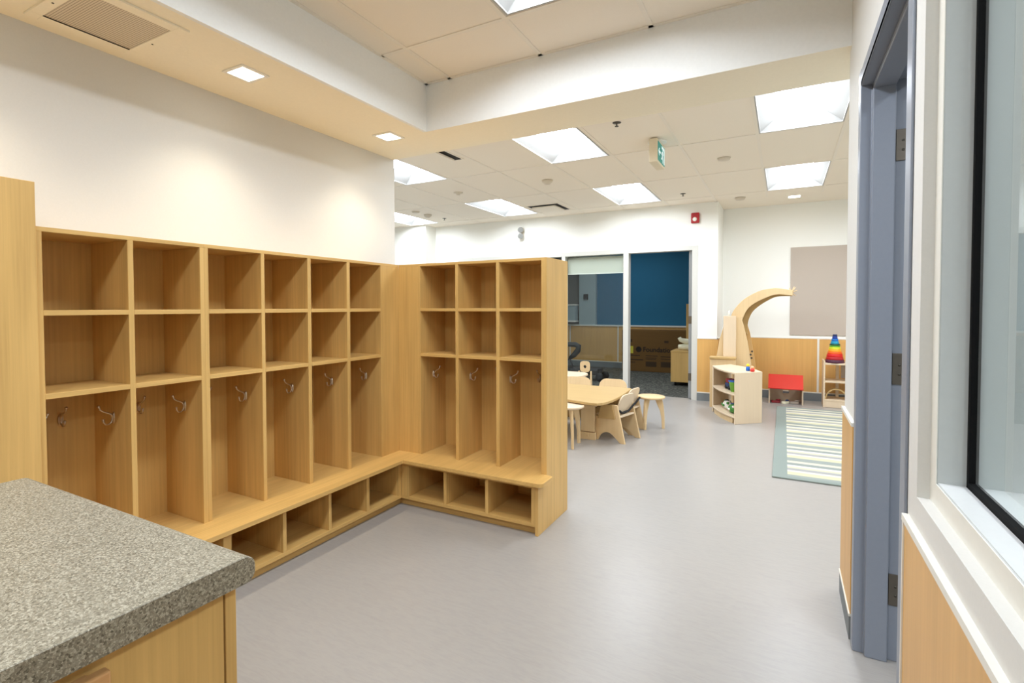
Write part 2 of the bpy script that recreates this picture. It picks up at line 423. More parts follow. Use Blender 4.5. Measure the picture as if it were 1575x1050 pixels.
# baseboards, wainscots and caps
struct('baseboard_far', MB().box(-1.0, CX+.012, FY-.012, FY, 0, .105).box(CX, CX+.012, FY, BY, 0, .105), 'base')
struct('baseboard_back', MB().box(CX+.012, RIGHT, BY-.012, BY, 0, .105), 'base')
struct('baseboard_right', MB().box(X0-.010, X0, DY1+.06, WRY+.01, 0, .09).box(X0, X1, WRY, WRY+.012, 0, .09).box(X0-.010, X0, REAR, DY0-.06, 0, .09), 'base')
ws = MB().box(-1.0, CX+.010, FY-.010, FY, .118, .822).box(CX, CX+.010, FY, BY, .118, .822)
struct('trim_4', ws, 'wains')
wb = MB()
for a, b in ((CX+.012, .388), (.412, 1.58), (1.604, RIGHT)): wb.box(a, b, BY-.010, BY, .118, .818)
struct('trim_5', wb, 'wains')
struct('trim_6', MB().box(CX+.01, RIGHT, BY-.014, BY, .818, .832).box(CX+.01, RIGHT, BY-.014, BY, .105, .118).box(.388, .412, BY-.013, BY, .118, .818).box(-1.0, CX+.014, FY-.014, FY, .822, .836).box(-1.0, CX+.014, FY-.014, FY, .105, .118).box(CX, CX+.014, FY-.014, BY, .822, .836).box(CX, CX+.014, FY, BY, .105, .118), 'offwhite')
struct('trim_7', MB().box(X0-.008, X0, DY1+.055, WRY+.006, .10, .803).box(X0, X1, WRY, WRY+.008, .10, .803), 'wains')
struct('trim_8', MB().box(X0-.012, X0, DY1+.055, WRY+.010, .803, .817).box(X0, X1, WRY, WRY+.012, .803, .817).box(X0-.012, X0, DY1+.055, WRY+.010, .09, .10), 'offwhite')
struct('trim_9', MB().box(X0-.008, X0, REAR, DY0-.066, .10, .797), 'wains')
struct('trim_10', MB().box(X0-.012, X0, REAR, DY0-.058, .797, .811).box(X0-.011, X0, DY0-.066, DY0-.058, .09, .797), 'offwhite')

# ---------------------------------------------------------------- door frame in the right wall (structure: door_1)
fw = .056; px_ = X0-.006
df = MB()
def jamb_profile(yface, sgn):
    # plan polygon of the pressed-metal jamb: face trim, jamb, stop, rabbet
    s = sgn
    return [(X0, yface-s*fw), (px_, yface-s*fw), (px_, yface), (X0+.028, yface), (X0+.028, yface+s*.020), (X0+.093, yface+s*.020), (X0+.093, yface), (X1+.014, yface), (X1+.014, yface-s*fw), (X1, yface-s*fw), (X1, yface-s*.02), (X0, yface-s*.02)]
DYF, DYN = 2.272, 1.455
df.prism(jamb_profile(DYF, -1), 'Z', 0, 2.03+fw)
df.prism(jamb_profile(DYN, 1), 'Z', 0, 2.03+fw)
zh = 2.025
for (a, b, c, d) in ((px_, X1+.014, zh, zh+.02), (px_, X0, zh, zh+fw), (X1, X1+.014, zh, zh+fw), (X0+.028, X0+.093, zh-.02, zh)):
    df.box(a, b, DYN-.0, DYF+.0, c, d)
dobj = struct('door_1', df, 'steelblue', bevel=.003)
for i, (z0, z1) in enumerate(((1.749, 1.856), (.977, 1.086), (.199, .310))):
    h = MB((X0+.1, DYF, z0)).box(X0+.096, X1+.006, DYF-.004, DYF+.001, z0, z1)
    h.tube([(X1+.02, DYF-.006, z0), (X1+.02, DYF-.006, z1)], .007)
    ho = h.build('hinge', 'hinge', dobj, .001); ho.location = (X0+.1, DYF, z0)
    sm = MB()
    for dx, dz in ((.016, .036), (.016, .068), (.036, .018), (.036, .090)):
        sm.lathe([(.0001, -.0050), (.0042, -.0048), (.0042, -.003)], (dx, 0, dz), 10, 'Y')
    sm.build('hinge_screw', 'screw', ho)
# smooth threshold strip
# ---------------------------------------------------------------- side window in the right wall
FX = .257        # frame face plane
wf = MB()
YA, YB, ZA, ZB = WY1, WY0, WZ0, WZ1       # drywall opening
fwid = .042
# frame ring: far stile, sill rail, head rail, near stile with a deep reveal
def ring(mb, x0, x1, ya, yb, za, zb, w):
    mb.box(x0, x1, ya-w, ya, za, zb).box(x0, x1, yb, yb+w, za, zb).box(x0, x1, yb+w, ya-w, za, za+w).box(x0, x1, yb+w, ya-w, zb-w, zb)
ring(wf, FX, X1+.02, YA, YB, ZA, ZB, fwid)
wobj = struct('window_1', wf, 'greyframe', bevel=.0015)
struct('window_face', MB().box(FX-.0015, FX, YA-fwid, YA, ZA, ZB).box(FX-.0015, FX, YB, YA-fwid, ZA, ZA+fwid), 'offwhite', wobj)
GX = .300
gk = MB(); ring(gk, GX, GX+.014, YA-fwid, YB+fwid, ZA+fwid, ZB-fwid, .012)
struct('glazing_gasket', gk, 'gasket', wobj)
struct('glass_pane', MB().box(GX+.005, GX+.009, YB+fwid+.004, YA-fwid-.004, ZA+fwid+.004, ZB-fwid-.004), 'glass', wobj)
struct('window_sill', MB().box(FX+.002, GX-.001, YB+fwid, YA-fwid, ZA+fwid, ZA+fwid+.002).box(GX+.016, X1+.02, YB+fwid, YA-fwid, ZA+fwid, ZA+fwid+.002), 'sill', wobj)
# room seen through that window
ob = thing('pinboard', 'blue grey board on the office wall seen through the side window', 'pinboard', (1.2, WRY-.12, 1.3))
MB().box(-.60, 1.2, -.012, -.0005, -.205, .215).build('board', 'partition', ob, .002, 1)
oc = thing('office_cabinet', 'low grey cabinet below the blue grey board, seen through the side window', 'cabinet', (1.2, WRY-.30, 0))
MB().box(-.62, 1.2, -.15, .175, .06, 1.08).build('carcass', 'greydoor', oc, .003, 1)
MB().box(-.60, 1.2, -.13, .175, 0, .06).build('plinth', 'base', oc)

# ---------------------------------------------------------------- lockers
LFX, WFY = -2.205, 2.708
ZB_, ZS2, ZS1, ZT = .306, .955, 1.243, 1.527
TH, SH = .020, .0185
def hook_mesh(n_dir, t_dir):
    """double coat hook: plate against a panel, n_dir = out of the panel, t_dir = sideways"""
    n = Vector(n_dir); t = Vector(t_dir); up = Vector((0, 0, 1)); mb = MB()
    # plate: flattened oval
    k = 14; front = []; back = []
    for i in range(k):
        a = 2*PI*i/k
        q = t*(.011*math.cos(a))+up*(.026*math.sin(a)-.002)
        back.append(mb.v(q)); front.append(mb.v(q*.72+n*.0042))
    mb.bm.faces.new(back); mb.bm.faces.new(front)
    for i in range(k): mb.bm.faces.new([back[i], back[(i+1) % k], front[(i+1) % k], front[i]])
    P = lambda a, z: n*a+up*z
    mb.tube([P(.052, .050), P(.047, .037), P(.036, .028), P(.022, .0215), P(.010, .015), P(.005, .004), P(.0045, -.008), P(.009, -.020), P(.018, -.026), P(.028, -.0245), P(.035, -.016), P(.0365, -.006)],
            [.0046, .0036, .0033, .0034, .0038, .0044, .0042, .0037, .0034, .0033, .0035, .0042])
    mb.ball(P(.0515, .049), .0058, n=10); mb.ball(P(.0366, -.005), .0050, n=10)
    return mb
def locker(name, label, axis, base, stiles, bays, s_end, fillers=(), extra=None):
    """axis 'Y': bays run along y on the left wall; axis 'X': bays run along x on the wing"""
    root = thing(name, label, 'locker unit', base)
    depth = .282
    def bx(mb, s0, s1, d0, d1, z0, z1):
        if axis == 'Y': mb.box(LFX-d1, LFX-d0, s0, s1, z0, z1)
        else: mb.box(s0, s1, WFY+d0, WFY+d1, z0, z1)
        return mb
    gr = 'mapleY' if axis == 'Y' else 'mapleX'
    for (a, b, nm) in stiles:
        bx(MB(base), a, b, 0, depth, ZB_, ZT-.016).build(nm, 'mapleZ', root, .0007, 1)
    bx(MB(base), s_end[0], s_end[1], 0, depth+.012, ZT-.016, ZT).build('top_panel', gr, root, .0007, 1)
    bx(MB(base), s_end[0], s_end[1], depth, depth+.012, ZB_, ZT-.016).build('back_panel', 'mapleZ', root)
    for a, b in bays:
        for z in (ZS2, ZS1):
            bx(MB(base), a, b, 0, depth, z-SH, z).build('shelf', gr, root, .0007, 1)
        mid = (a+b)/2
        for which in ('lo', 'hi', 'back'):
            if axis == 'Y':
                if which == 'back': h, loc = hook_mesh((1, 0, 0), (0, 1, 0)), (LFX-depth, mid+.016, .812)
                elif which == 'lo': h, loc = hook_mesh((0, 1, 0), (1, 0, 0)), (LFX-.130, a, .814)
                else: h, loc = hook_mesh((0, -1, 0), (1, 0, 0)), (LFX-.130, b, .814)
            else:
                if which == 'back': h, loc = hook_mesh((0, -1, 0), (1, 0, 0)), (mid+.005, WFY+depth, .811)
                elif which == 'lo': h, loc = hook_mesh((1, 0, 0), (0, 1, 0)), (a, WFY+.142, .811)
                else: h, loc = hook_mesh((-1, 0, 0), (0, 1, 0)), (b, WFY+.142, .811)
            o = h.build('coat_hook', 'chrome', root); o.location = Vector(loc)-Vector(base)
    for a, b in fillers:
        bx(MB(base), a, b, 0, .018, ZB_, ZT-.016).build('filler_panel', 'mapleZ', root)
    return root, bx
B = [(.818, 1.085), (1.105, 1.370), (1.408, 1.674), (1.693, 1.957), (1.979, 2.243), (2.267, 2.533)]
locker('locker_unit', 'two-bay maple locker unit on the left wall between the tall cabinet and the longer unit', 'Y', (LFX, 1.1, ZB_),
       [(.800, .818, 'side_panel'), (1.085, 1.105, 'divider'), (1.370, 1.389, 'side_panel')], B[:2], (.800, 1.389))
locker('locker_unit', 'four-bay maple locker unit on the left wall running into the inside corner', 'Y', (LFX, 2.0, ZB_),
       [(1.389, 1.408, 'side_panel'), (1.674, 1.693, 'divider'), (1.957, 1.979, 'divider'), (2.243, 2.267, 'divider'), (2.533, 2.552, 'side_panel')],
       B[2:], (1.389, 2.708), [(2.552, 2.708)])
WB = [(-2.029, -1.763), (-1.742, -1.478), (-1.456, -1.189)]
wing, wbx = locker('locker_unit', 'three-bay maple locker unit standing out from the wall with a full-height end panel', 'X', (-1.7, WFY, ZB_),
       [(-2.048, -2.029, 'side_panel'), (-1.763, -1.742, 'divider'), (-1.478, -1.456, 'divider'), (-1.189, -1.1735, 'side_panel')],
       WB, (-2.205, -1.1735), [(-2.2045, -2.048)])
base = (-1.7, WFY, ZB_)
MB(base).box(-2.5, -1.1735, 3.003, 3.028, 0, ZT).build('rear_finish_panel', 'mapleZ', wing)
MB(base).prism([(2.588, 0), (3.03, 0), (3.03, ZT), (WFY-.002, ZT), (WFY-.002, .2845), (2.588, .2845)], 'X', -1.1735, -1.1545).build('end_panel', 'mapleZ', wing, .0012)

# bench: one L-shaped slab with a rounded nose, kept clear of the end panel
def arc(cx, cy, r, a0, a1, n=6):
    return [(cx+r*math.cos(a0+(a1-a0)*i/n), cy+r*math.sin(a0+(a1-a0)*i/n)) for i in range(n+1)]
BX, BYE, BE = -2.043, 2.540, -1.112
pts = [(BX, .800), (BX, BYE)]+arc(BE-.03, BYE+.03, .03, -PI/2, 0)+arc(BE-.022, WFY-.026, .022, 0, PI/2)+[(-1.1545, WFY-.004), (-1.1545, WFY-.002), (-1.1735, WFY-.002), (-1.1735, 3.003), (-2.512, 3.003), (-2.512, .800)]
bn = MB((BX, 1.8, .2855)).prism(pts, 'Z', .2855, .306)
tag(bn.build('bench', 'mapleY', None, .006, 3), 'long L-shaped maple bench ledge below the lockers', 'bench')
def cubbies(label, axis, base, posts, openings, s0, s1, face, toe, back):
    root = thing('shoe_cubby', label, 'shoe cubby', base)
    def bx(mb, a, b, d0, d1, z0, z1):
        if axis == 'Y': mb.box(face-d1, face-d0, a, b, z0, z1)
        else: mb.box(a, b, face+d0, face+d1, z0, z1)
        return mb
    gr = 'mapleY' if axis == 'Y' else 'mapleX'
    bx(MB(base), s0, s1, 0, back, .047, .067).build('bottom_shelf', gr, root, .0008, 1)
    bx(MB(base), s0, s1, 0, .02, .260, .2855).build('top_rail', gr, root, .0008, 1)
    bx(MB(base), s0, s1, back-.012, back, .067, .2855).build('back_panel', gr, root)
    bx(MB(base), s0-(.034 if axis == 'X' else 0), s1+(.049 if axis == 'Y' else 0), toe, toe+.015, 0, .047).build('toe_kick', gr, root)
    for a, b in posts:
        mb = bx(MB(base), a, b, 0, .02, .067, .260)
        bx(mb, a, b, .02, back-.012, .067, .2855)
        mb.build('divider', 'mapleZ', root, .0008, 1)
    return root
cubbies('long row of shoe cubbies under the bench along the left wall', 'Y', (-2.095, 1.7, 0),
        [(.80, .84), (1.100, 1.120), (1.385, 1.424), (1.693, 1.713), (1.984, 2.003), (2.274, 2.297), (2.561, 2.588)], None, .80, 2.588, -2.095, .034, .40)
cubbies('short row of three shoe cubbies under the bench beside the end panel', 'X', (-1.63, 2.588, 0),
        [(-2.095, -2.037), (-1.775, -1.754), (-1.487, -1.467), (-1.196, -1.1735)], None, -2.095, -1.1735, 2.588, .034, .40)

# tall cabinet at the left edge
tc = thing('tall_cabinet', 'tall plain maple cabinet at the left edge, higher than the lockers', 'cabinet', (-2.35, .40, 0))
b0 = (-2.35, .40, 0)
MB(b0).box(-2.512, -2.208, -.30, .797, .09, 1.672).build('carcass', 'mapleZ', tc, .001, 1)
MB(b0).box(-2.208, -2.190, -.298, .797, .095, 1.672).build('door', 'mapleZ', tc, .001, 1)
MB(b0).box(-2.512, -2.25, -.298, .797, 0, .09).build('toe_kick', 'mapleY', tc)

# grey countertop on a maple base cabinet
CT = .860; CE, CN, CB = -.732, .538, -1.523
prof = [(CN-.02+.02*math.sin(a), CT-.020+.020*math.cos(a)) for a in [i*PI/2/6 for i in range(7)]]
prof += [(CN-.016+.016*math.cos(a), CT-.027-.016*math.sin(a)) for a in [i*PI/2/5 for i in range(6)]]
prof += [(-.75, CT-.043), (-.75, CT)]
ct = MB((-1.1, .2, CT)).prism(prof, 'X', CB, CE)
tag(ct.build('countertop', 'counter', None, .0012, 1), 'speckled grey stone-look countertop in the left foreground', 'countertop')
cb = thing('base_cabinet', 'maple base cabinet under the speckled grey countertop', 'cabinet', (-1.1, .1, 0)); b0 = (-1.1, .1, 0)
FXC = -.765
MB(b0).box(CB+.03, FXC-.020, -.70, .490, .09, CT-.043).build('carcass', 'mapleZ', cb)
MB(b0).box(FXC-.020, FXC, .5075, .526, 0, CT-.043).box(CB+.03, FXC-.02, .4905, .526, 0, CT-.043).build('end_panel', 'mapleZ', cb, .0008, 1)
dr = MB(b0).box(FXC-.019, FXC, -.02, .5045, .10, CT-.050).build('door', 'mapleZ', cb, .0012, 1)
hd = MB(b0).box(FXC, FXC+.010, .262, .318, .775, .789).box(FXC+.010, FXC+.026, .245, .335, .772, .792)
hd.build('handle', wood('cherry toned pull', (206, 158, 106), 'Y'), dr, .003, 2)
d2 = MB(b0).box(FXC-.019, FXC, -.60, -.024, .10, CT-.050).build('door', 'mapleZ', cb, .0012, 1)
MB(b0).box(CB+.06, FXC-.06, -.68, .49, 0, .09).build('toe_kick', 'mapleX', cb)

# ---------------------------------------------------------------- ceiling fixtures
def troffer(x, y, label, name='ceiling_light', group='long ceiling lights', lit='lit'):
    cx, cy = x+LW/2, y+LL/2; b = (cx, cy, CEIL)
    t = thing(name, label, 'ceiling light', b, 0, group)
    f = MB(b)
    for (a, c, d, e) in ((x, x+.012, y, y+LL), (x+LW-.012, x+LW, y, y+LL), (x+.012, x+LW-.012, y, y+.012), (x+.012, x+LW-.012, y+LL-.012, y+LL)):
        f.box(a, c, d, e, CEIL-.003, CEIL+.004)
    f.build('frame', 'reflector', t)
    h = .085; ix0, ix1, iy0, iy1 = x+.125, x+LW-.125, y+.06, y+LL-.06
    ox0, ox1, oy0, oy1 = x+.010, x+LW-.010, y+.010, y+LL-.010
    r = MB(b); z0, z1 = CEIL+.003, CEIL+h
    r.quad((ox0, oy0, z0), (ox0, oy1, z0), (ix0, iy1, z1), (ix0, iy0, z1)); r.quad((ox1, oy0, z0), (ox1, oy1, z0), (ix1, iy1, z1), (ix1, iy0, z1))
    r.quad((ox0, oy0, z0), (ox1, oy0, z0), (ix1, iy0, z1), (ix0, iy0, z1)); r.quad((ox0, oy1, z0), (ox1, oy1, z0), (ix1, iy1, z1), (ix0, iy1, z1))
    r.build('reflector', 'reflector', t)
    MB(b).quad((ix0, iy0, z1-.002), (ix1, iy0, z1-.002), (ix1, iy1, z1-.002), (ix0, iy1, z1-.002)).build('diffuser', lit, t)
    return t
FARL = ['lit ceiling panel just past the beam, left of the exit sign', 'big lit ceiling panel just past the beam at the right wall end', 'lit ceiling panel above the toy corner, nearest the small round-cornered light',
        'lit ceiling panel left of the red alarm, near the glazed wall', 'lit ceiling panel cut off by the end of the left wall, beside the plaque vent', 'lit ceiling panel left of the plaque vent near the glazed wall',
        'lit ceiling panel far left by the pilaster', 'lit ceiling panel hidden behind the left wall', 'lit ceiling panel beyond the right wall', 'lit ceiling panel at the right above the rug side']
for (x, y, _), lab in zip(LIGHTS_FAR, FARL): troffer(x, y, lab)
for (x, y), lab in zip(LIGHTS_NEAR, ('lit ceiling panel at the top edge, in the near ceiling above the cloakroom', 'lit ceiling panel in the near ceiling behind the viewpoint')): troffer(x, y, lab, lit='nearlit')
for (x, y), lab in zip(ADDED_LIGHTS_OFFICE, ('unseen ceiling panel added to light the office beyond the side window', 'second unseen ceiling panel added to light the office, farther back')): troffer(x, y, lab)
troffer(-2.9, 8.6, 'added fill panel brightening the room behind the glazing, unseen above the header', lit='fill_lit')  # fill light added to brighten the unlit room, kept out of view
def downlight(x, y, label):
    b = (x, y, SOF); t = thing('downlight', label, 'downlight', b, 0, 'square downlights in the soffit')
    f = MB(b); s, i = .072, .056
    for (a, c, d, e) in ((-s, -i, -s, s), (i, s, -s, s), (-i, i, -s, -i), (-i, i, i, s)):
        f.box(x+a, x+c, y+d, y+e, SOF-.006, SOF)
    f.build('trim_ring', 'white', t, .001, 1)
    MB(b).box(x-i, x+i, y-i, y+i, SOF-.0035, SOF-.0005).build('lens', 'spotlit', t)
    l = bpy.data.lights.new('downlight_beam', 'SPOT'); l.energy = SPOT_W; l.color = WARM; l.spot_size = math.radians(112); l.spot_blend = .85; l.shadow_soft_size = .04
    lo = bpy.data.objects.new('downlight_beam', l); COL.objects.link(lo); lo.parent = t; lo.location = (0, 0, -.012)
downlight(-2.178, 1.588, 'larger-looking square downlight in the soffit, nearer the vent')
downlight(-2.192, 2.606, 'smaller-looking square downlight in the soffit near the beam corner')
downlight(-2.178, .570, 'square downlight in the soffit past the vent, outside the left edge')
v = thing('ceiling_vent', 'perforated return vent set in the soffit at top left', 'vent', (-2.23, 1.06, SOF)); b0 = (-2.23, 1.06, SOF)
vm = MB(b0)
panel_with_holes(vm, -2.435, -2.035, .865, 1.240, [(-2.385, -2.085, .905, 1.197)], SOF-.008, SOF)
vm.build('frame', 'soffit', v, .001, 1)
MB(b0).box(-2.385, -2.085, .905, 1.197, SOF-.0055, SOF-.002).build('perforated_face', 'perf', v)
MB(b0).box(-2.387, -2.384, .905, 1.197, SOF-.009, SOF-.0055).build('slot_edge', 'dark', v)
for x, y in ((-2.255, 1.218), (-2.255, .885)): MB(b0).lathe([(.0001, SOF-.010), (.004, SOF-.0095), (.004, SOF-.008)], (x, y, 0), 10).build('screw', 'screw', v)
def slot_vent(x0, x1, y0, y1, label):
    b = ((x0+x1)/2, (y0+y1)/2, CEIL); t = thing('ceiling_vent', label, 'vent', b, 0, 'square plaque vents in the far ceiling')
    MB(b).box(x0, x1, y0, y1, CEIL-.005, CEIL-.0005).build('backing', 'dark', t)
    MB(b).box(x0+.05, x1-.05, y0+.05, y1-.05, CEIL-.03, CEIL-.012).build('plaque', 'tile', t, .004, 2)
    f = MB(b); panel_with_holes(f, x0-.012, x1+.012, y0-.012, y1+.012, [(x0, x1, y0, y1)], CEIL-.007, CEIL-.0005); f.build('frame', 'grid', t)
slot_vent(-3.10, -2.60, 3.62, 4.12, 'plaque ceiling vent close behind the beam at the end of the left wall')
slot_vent(-3.06, -2.62, 6.49, 6.96, 'dark-edged plaque ceiling vent near the glazed wall')

def small_disc(name, cat, x, y, label, prof, mat='detector', tip=None):
    t = thing(name, label, cat, (x, y, CEIL))
    MB().lathe(prof, n=20).build('housing', mat, t)
    if tip: MB().lathe(tip[0], n=12).build('sensor_head', tip[1], t)
    return t
DET = [(.0, -.045), (.03, -.044), (.04, -.03), (.055, -.022), (.06, 0)]; DET = [(max(r, .0001), h) for r, h in DET]
FLAT = [(.0001, -.02), (.05, -.018), (.058, 0)]
small_disc('smoke_detector', 'smoke detector', -2.244, 5.276, 'round smoke detector on the tile between two lit panels left of the exit sign', DET)
small_disc('smoke_detector', 'smoke detector', -.496, 5.303, 'flat round detector on the ceiling right of the exit sign', FLAT)
small_disc('smoke_detector', 'smoke detector', -3.409, 5.312, 'small ceiling detector behind the panel cut off by the left wall', [(.0001, -.03), (.022, -.028), (.026, -.012), (.055, -.008), (.058, 0)])
small_disc('smoke_detector', 'smoke detector', -4.613, 6.065, 'flat ceiling detector above the pilaster, left of its cone-shaped neighbour', FLAT)
small_disc('motion_sensor', 'sensor', -4.606, 6.341, 'cone-shaped ceiling sensor above the pilaster', DET)
small_disc('motion_sensor', 'sensor', -.493, 7.319, 'low ceiling sensor between the red alarm and the small lit downlight', [(.0001, -.035), (.05, -.03), (.065, 0)])
SPR = [(.0001, -.03), (.014, -.029), (.014, -.026), (.004, -.025), (.006, -.006), (.03, -.004), (.032, 0)]
small_disc('sprinkler', 'sprinkler', -1.099, 3.894, 'dark sprinkler head beside the beam, above the exit sign', SPR, 'screw')
small_disc('sprinkler', 'sprinkler', -1.081, 6.719, 'dark sprinkler head on the ceiling in front of the red alarm', SPR, 'screw')
small_disc('sprinkler', 'sprinkler', -4.579, 6.736, 'dark sprinkler head at the pilaster corner', SPR, 'screw')
t = thing('downlight', 'small lit rounded downlight on the ceiling beyond the second right-hand panel', 'downlight', (.10, 7.56, CEIL))
MB().box(-.075, .075, -.075, .075, -.006, 0).build('trim_ring', 'white', t, .003, 2)
MB().box(-.06, .06, -.06, .06, -.009, -.006).build('lens', 'spotlit', t, .002, 2)

# exit sign hanging edge-on, face towards +x
ex = thing('exit_sign', 'hanging exit sign with a white running figure and arrow on green', 'sign', (-.93, 4.505, CEIL))
MB().lathe([(.075, -.012), (.075, 0)], n=24).build('canopy', 'white', ex)
MB().box(-.036, .030, -.145, .145, -.200, -.012).build('housing', 'signcase', ex, .004, 2)
MB().box(.030, .0325, -.128, .140, -.182, -.030).build('green_face', 'teal', ex)
sg = MB()
def sgp(pts): sg.prism([(y, z) for y, z in pts], 'X', .0326, .034)
# arrow to the near side (left as seen), then the running figure in a doorway
sgp([(-.115, -.106), (-.085, -.076), (-.070, -.076), (-.088, -.098), (-.030, -.098), (-.030, -.114), (-.088, -.114), (-.070, -.136), (-.085, -.136)])
sgp([(.010, -.040), (.125, -.040), (.125, -.172), (.095, -.172), (.095, -.060), (.010, -.060)])
sgp([(.02, -.085), (.055, -.078), (.075, -.1), (.068, -.106), (.052, -.092), (.05, -.125), (.068, -.15), (.06, -.172), (.048, -.172), (.052, -.152), (.032, -.132), (.02, -.15), (-.005, -.15), (-.005, -.14), (.012, -.138), (.022, -.118), (.026, -.094), (.014, -.098), (.006, -.115), (-.002, -.11)])
sg.lathe([(.011, .0326), (.011, .034)], (0, .058, -.066), 14, 'X')
sg.build('pictogram', 'signw', ex)
# red fire alarm and white strobe on the far wall
al = thing('fire_alarm', 'small red fire alarm horn high on the wall above the glazed doorway corner', 'fire alarm', (-1.035, FY, 2.42))
MB().box(-.052, .052, -.035, -.0005, -.068, .068).build('body', 'alarm', al, .012, 3)
MB().ball((-.004, -.034, -.018), .028, (1, .6, 1)).build('strobe_lens', 'white', al)
st = thing('emergency_light', 'white twin-lamp emergency light on the far wall above the lockers', 'emergency light', (-3.576, FY, 2.40))
MB().box(-.03, .03, -.02, -.0005, -.06, .08).build('bracket', 'detector', st, .006, 2)
for z, y in ((.055, -.045), (-.04, -.045)):
    MB().lathe([(.012, .03), (.035, 0), (.045, -.03), (.04, -.04)], (0, 0, 0), 16, 'Y').build('lamp_head', 'lampgrey', st, loc=(0, y-.02, z)).rotation_euler = (.5, 0, .5)

# ---------------------------------------------------------------- glazed far wall
wn = MB(); FD0, FD1 = FY-.006, FY+.12
ZH0, ZH1 = 2.000, 2.060
xs = [(-4.762, -4.712), (-3.838, -3.785), (-2.922, -2.866), (-1.992, -1.918), (-1.072, -1.0)]
for a, b in xs: wn.box(a, b, FD0, FD1, 0, ZH1)
for (a, b), (c, d) in zip(xs, xs[1:]): wn.box(b, c, FD0, FD1, ZH0, ZH1)
for (a, b), (c, d) in zip(xs[:-1], xs[1:-1]): wn.box(b, c, FD0, FD1, 0, .06)
w2 = struct('window_2', wn, 'glazeframe', bevel=.002)
for (a, b), (c, d) in zip(xs[:-1], xs[1:-1]):
    struct('glass_pane', MB().box(b, c, FY+.03, FY+.036, .06, ZH0), 'glass2', w2)
for z in (1.02, .25):
    MB().box(-1.1195, -1.0735, FY+.040, FY+.0445, z, z+.10).build('hinge', 'hinge', w2)
struct('door_2', MB().box(-1.118, -1.074, FY+.045, FY+.85, .01, 1.995), 'doorleaf')
rb = thing('roller_blind', 'pale roller blind half lowered behind the glazed panel beside the open doorway', 'blind', (-2.43, FY+.09, 1.87))
MB().box(-.425, .425, -.002, .001, -.125, .09).build('cloth', 'blind', rb)
MB().tube([(-.43, .012, .10), (.43, .012, .10)], .018, 12).build('roller', 'blind', rb)
MB().box(-.425, .425, -.006, .005, -.137, -.122).build('hem_bar', 'white', rb)

# unlit room behind the glazing
RY = 10.7
struct('floor_carpet', MB().box(-6.6, CX-.14, FY+.12, RY+.1, -.1, .004), 'carpet')
struct('wall_blue', MB().box(-3.42, CX+.1, RY, RY+.12, .86, CEIL+.1), 'blue')
struct('wall_slate', MB().box(-6.6, -3.78, RY, RY+.12, .86, CEIL+.1), 'slate')
struct('wall_lower', MB().box(-6.6, CX+.1, RY, RY+.12, 0, .86), 'wallw')
struct('column', MB().box(-3.78, -3.42, RY-.10, RY+.12, .86, CEIL+.1), 'column')
wl = MB()
for a, b in ((-6.6, -3.985), (-3.962, -2.955), (-2.932, CX-.14)): wl.box(a, b, RY-.12, RY, .13, .85)
struct('trim_11', wl, 'wains')
struct('trim_12', MB().box(-6.6, CX-.14, RY-.14, RY, .85, .875).box(-6.6, CX-.14, RY-.125, RY, .115, .13).box(-3.985, -3.962, RY-.122, RY, .13, .85).box(-2.955, -2.932, RY-.122, RY, .13, .85), 'offwhite')
struct('baseboard_blue', MB().box(-6.6, CX-.14, RY-.13, RY, 0, .115), 'base')
struct('wall_inner', MB().box(-6.72, -6.6, FY, RY+.12, 0, CEIL+.1).box(CX-.14, CX, BY+.12, RY+.12, 0, CEIL+.1), 'slate')
ci = MB(); panel_with_holes(ci, -6.7, CX, FY+.14, RY+.12, [(-2.9, -2.9+LW, 8.6, 8.6+LL)], CEIL, CEIL+.03); ci.box(-6.7, CX, FY+.14, RY+.12, CEIL+.19, CEIL+.21)
struct('ceiling_inner', ci, 'tile')
th = thing('thermostat', 'small dark thermostat on the grey column in the unlit room', 'thermostat', (-3.63, RY-.10, 1.46))
MB().box(-.05, .05, -.025, -.0005, -.055, .055).build('case', 'blacksh', th, .005, 2)
ws_ = thing('wall_shelf', 'white wall shelf box in the unlit room, left of the grey column', 'shelf', (-4.2, RY, 1.12))
MB().box(-.42, .38, -.22, -.0005, .16, .185).build('top_board', 'white', ws_, .003, 1)
MB().box(-.40, .36, -.20, -.0005, -.16, .16).build('cabinet_body', 'column', ws_, .003, 1)
MB().box(-.42, .38, -.24, -.0005, -.19, -.16).build('bottom_board', 'white', ws_, .003, 1)
# big cardboard box lying against the wainscot
bxx = thing('cardboard_box', 'large brown cardboard box with printed lettering on the carpet', 'box', (-2.10, 10.36, .004))
MB().box(-.66, .66, -.16, .16, 0, .79).build('carton', 'card', bxx, .006, 2)
MB().box(-.655, .655, -.14, .14, .788, .80).build('top_flap', 'card', bxx)
words('Foundations', 'lettering', 'ink', bxx, (-.255, -.1615, .385), .125, (PI/2, 0, 0))
MB().lathe([(.055, -.1622), (.055, -.1605)], (-.335, 0, .425), 24, 'Y').build('printed_disc', 'ink', bxx)
MB().box(-.555, -.44, -.1625, -.1605, .345, .485).build('paper_note', 'note', bxx)
for (a, b, c, d) in ((-.55, -.31, .295, .315), (-.55, -.25, .215, .235), (-.55, -.40, .165, .178), (-.20, .02, .30, .315), (-.20, .0, .26, .272), (-.20, -.01, .235, .247), (-.20, .0, .10, .195), (.08, .35, .29, .305), (.08, .34, .25, .262), (.08, .30, .10, .2), (-.52, -.46, .56, .62), (.14, .22, .56, .60)):
    MB().box(a, b, -.1618, -.1605, c, d).build('printed_patch', 'inklight', bxx)
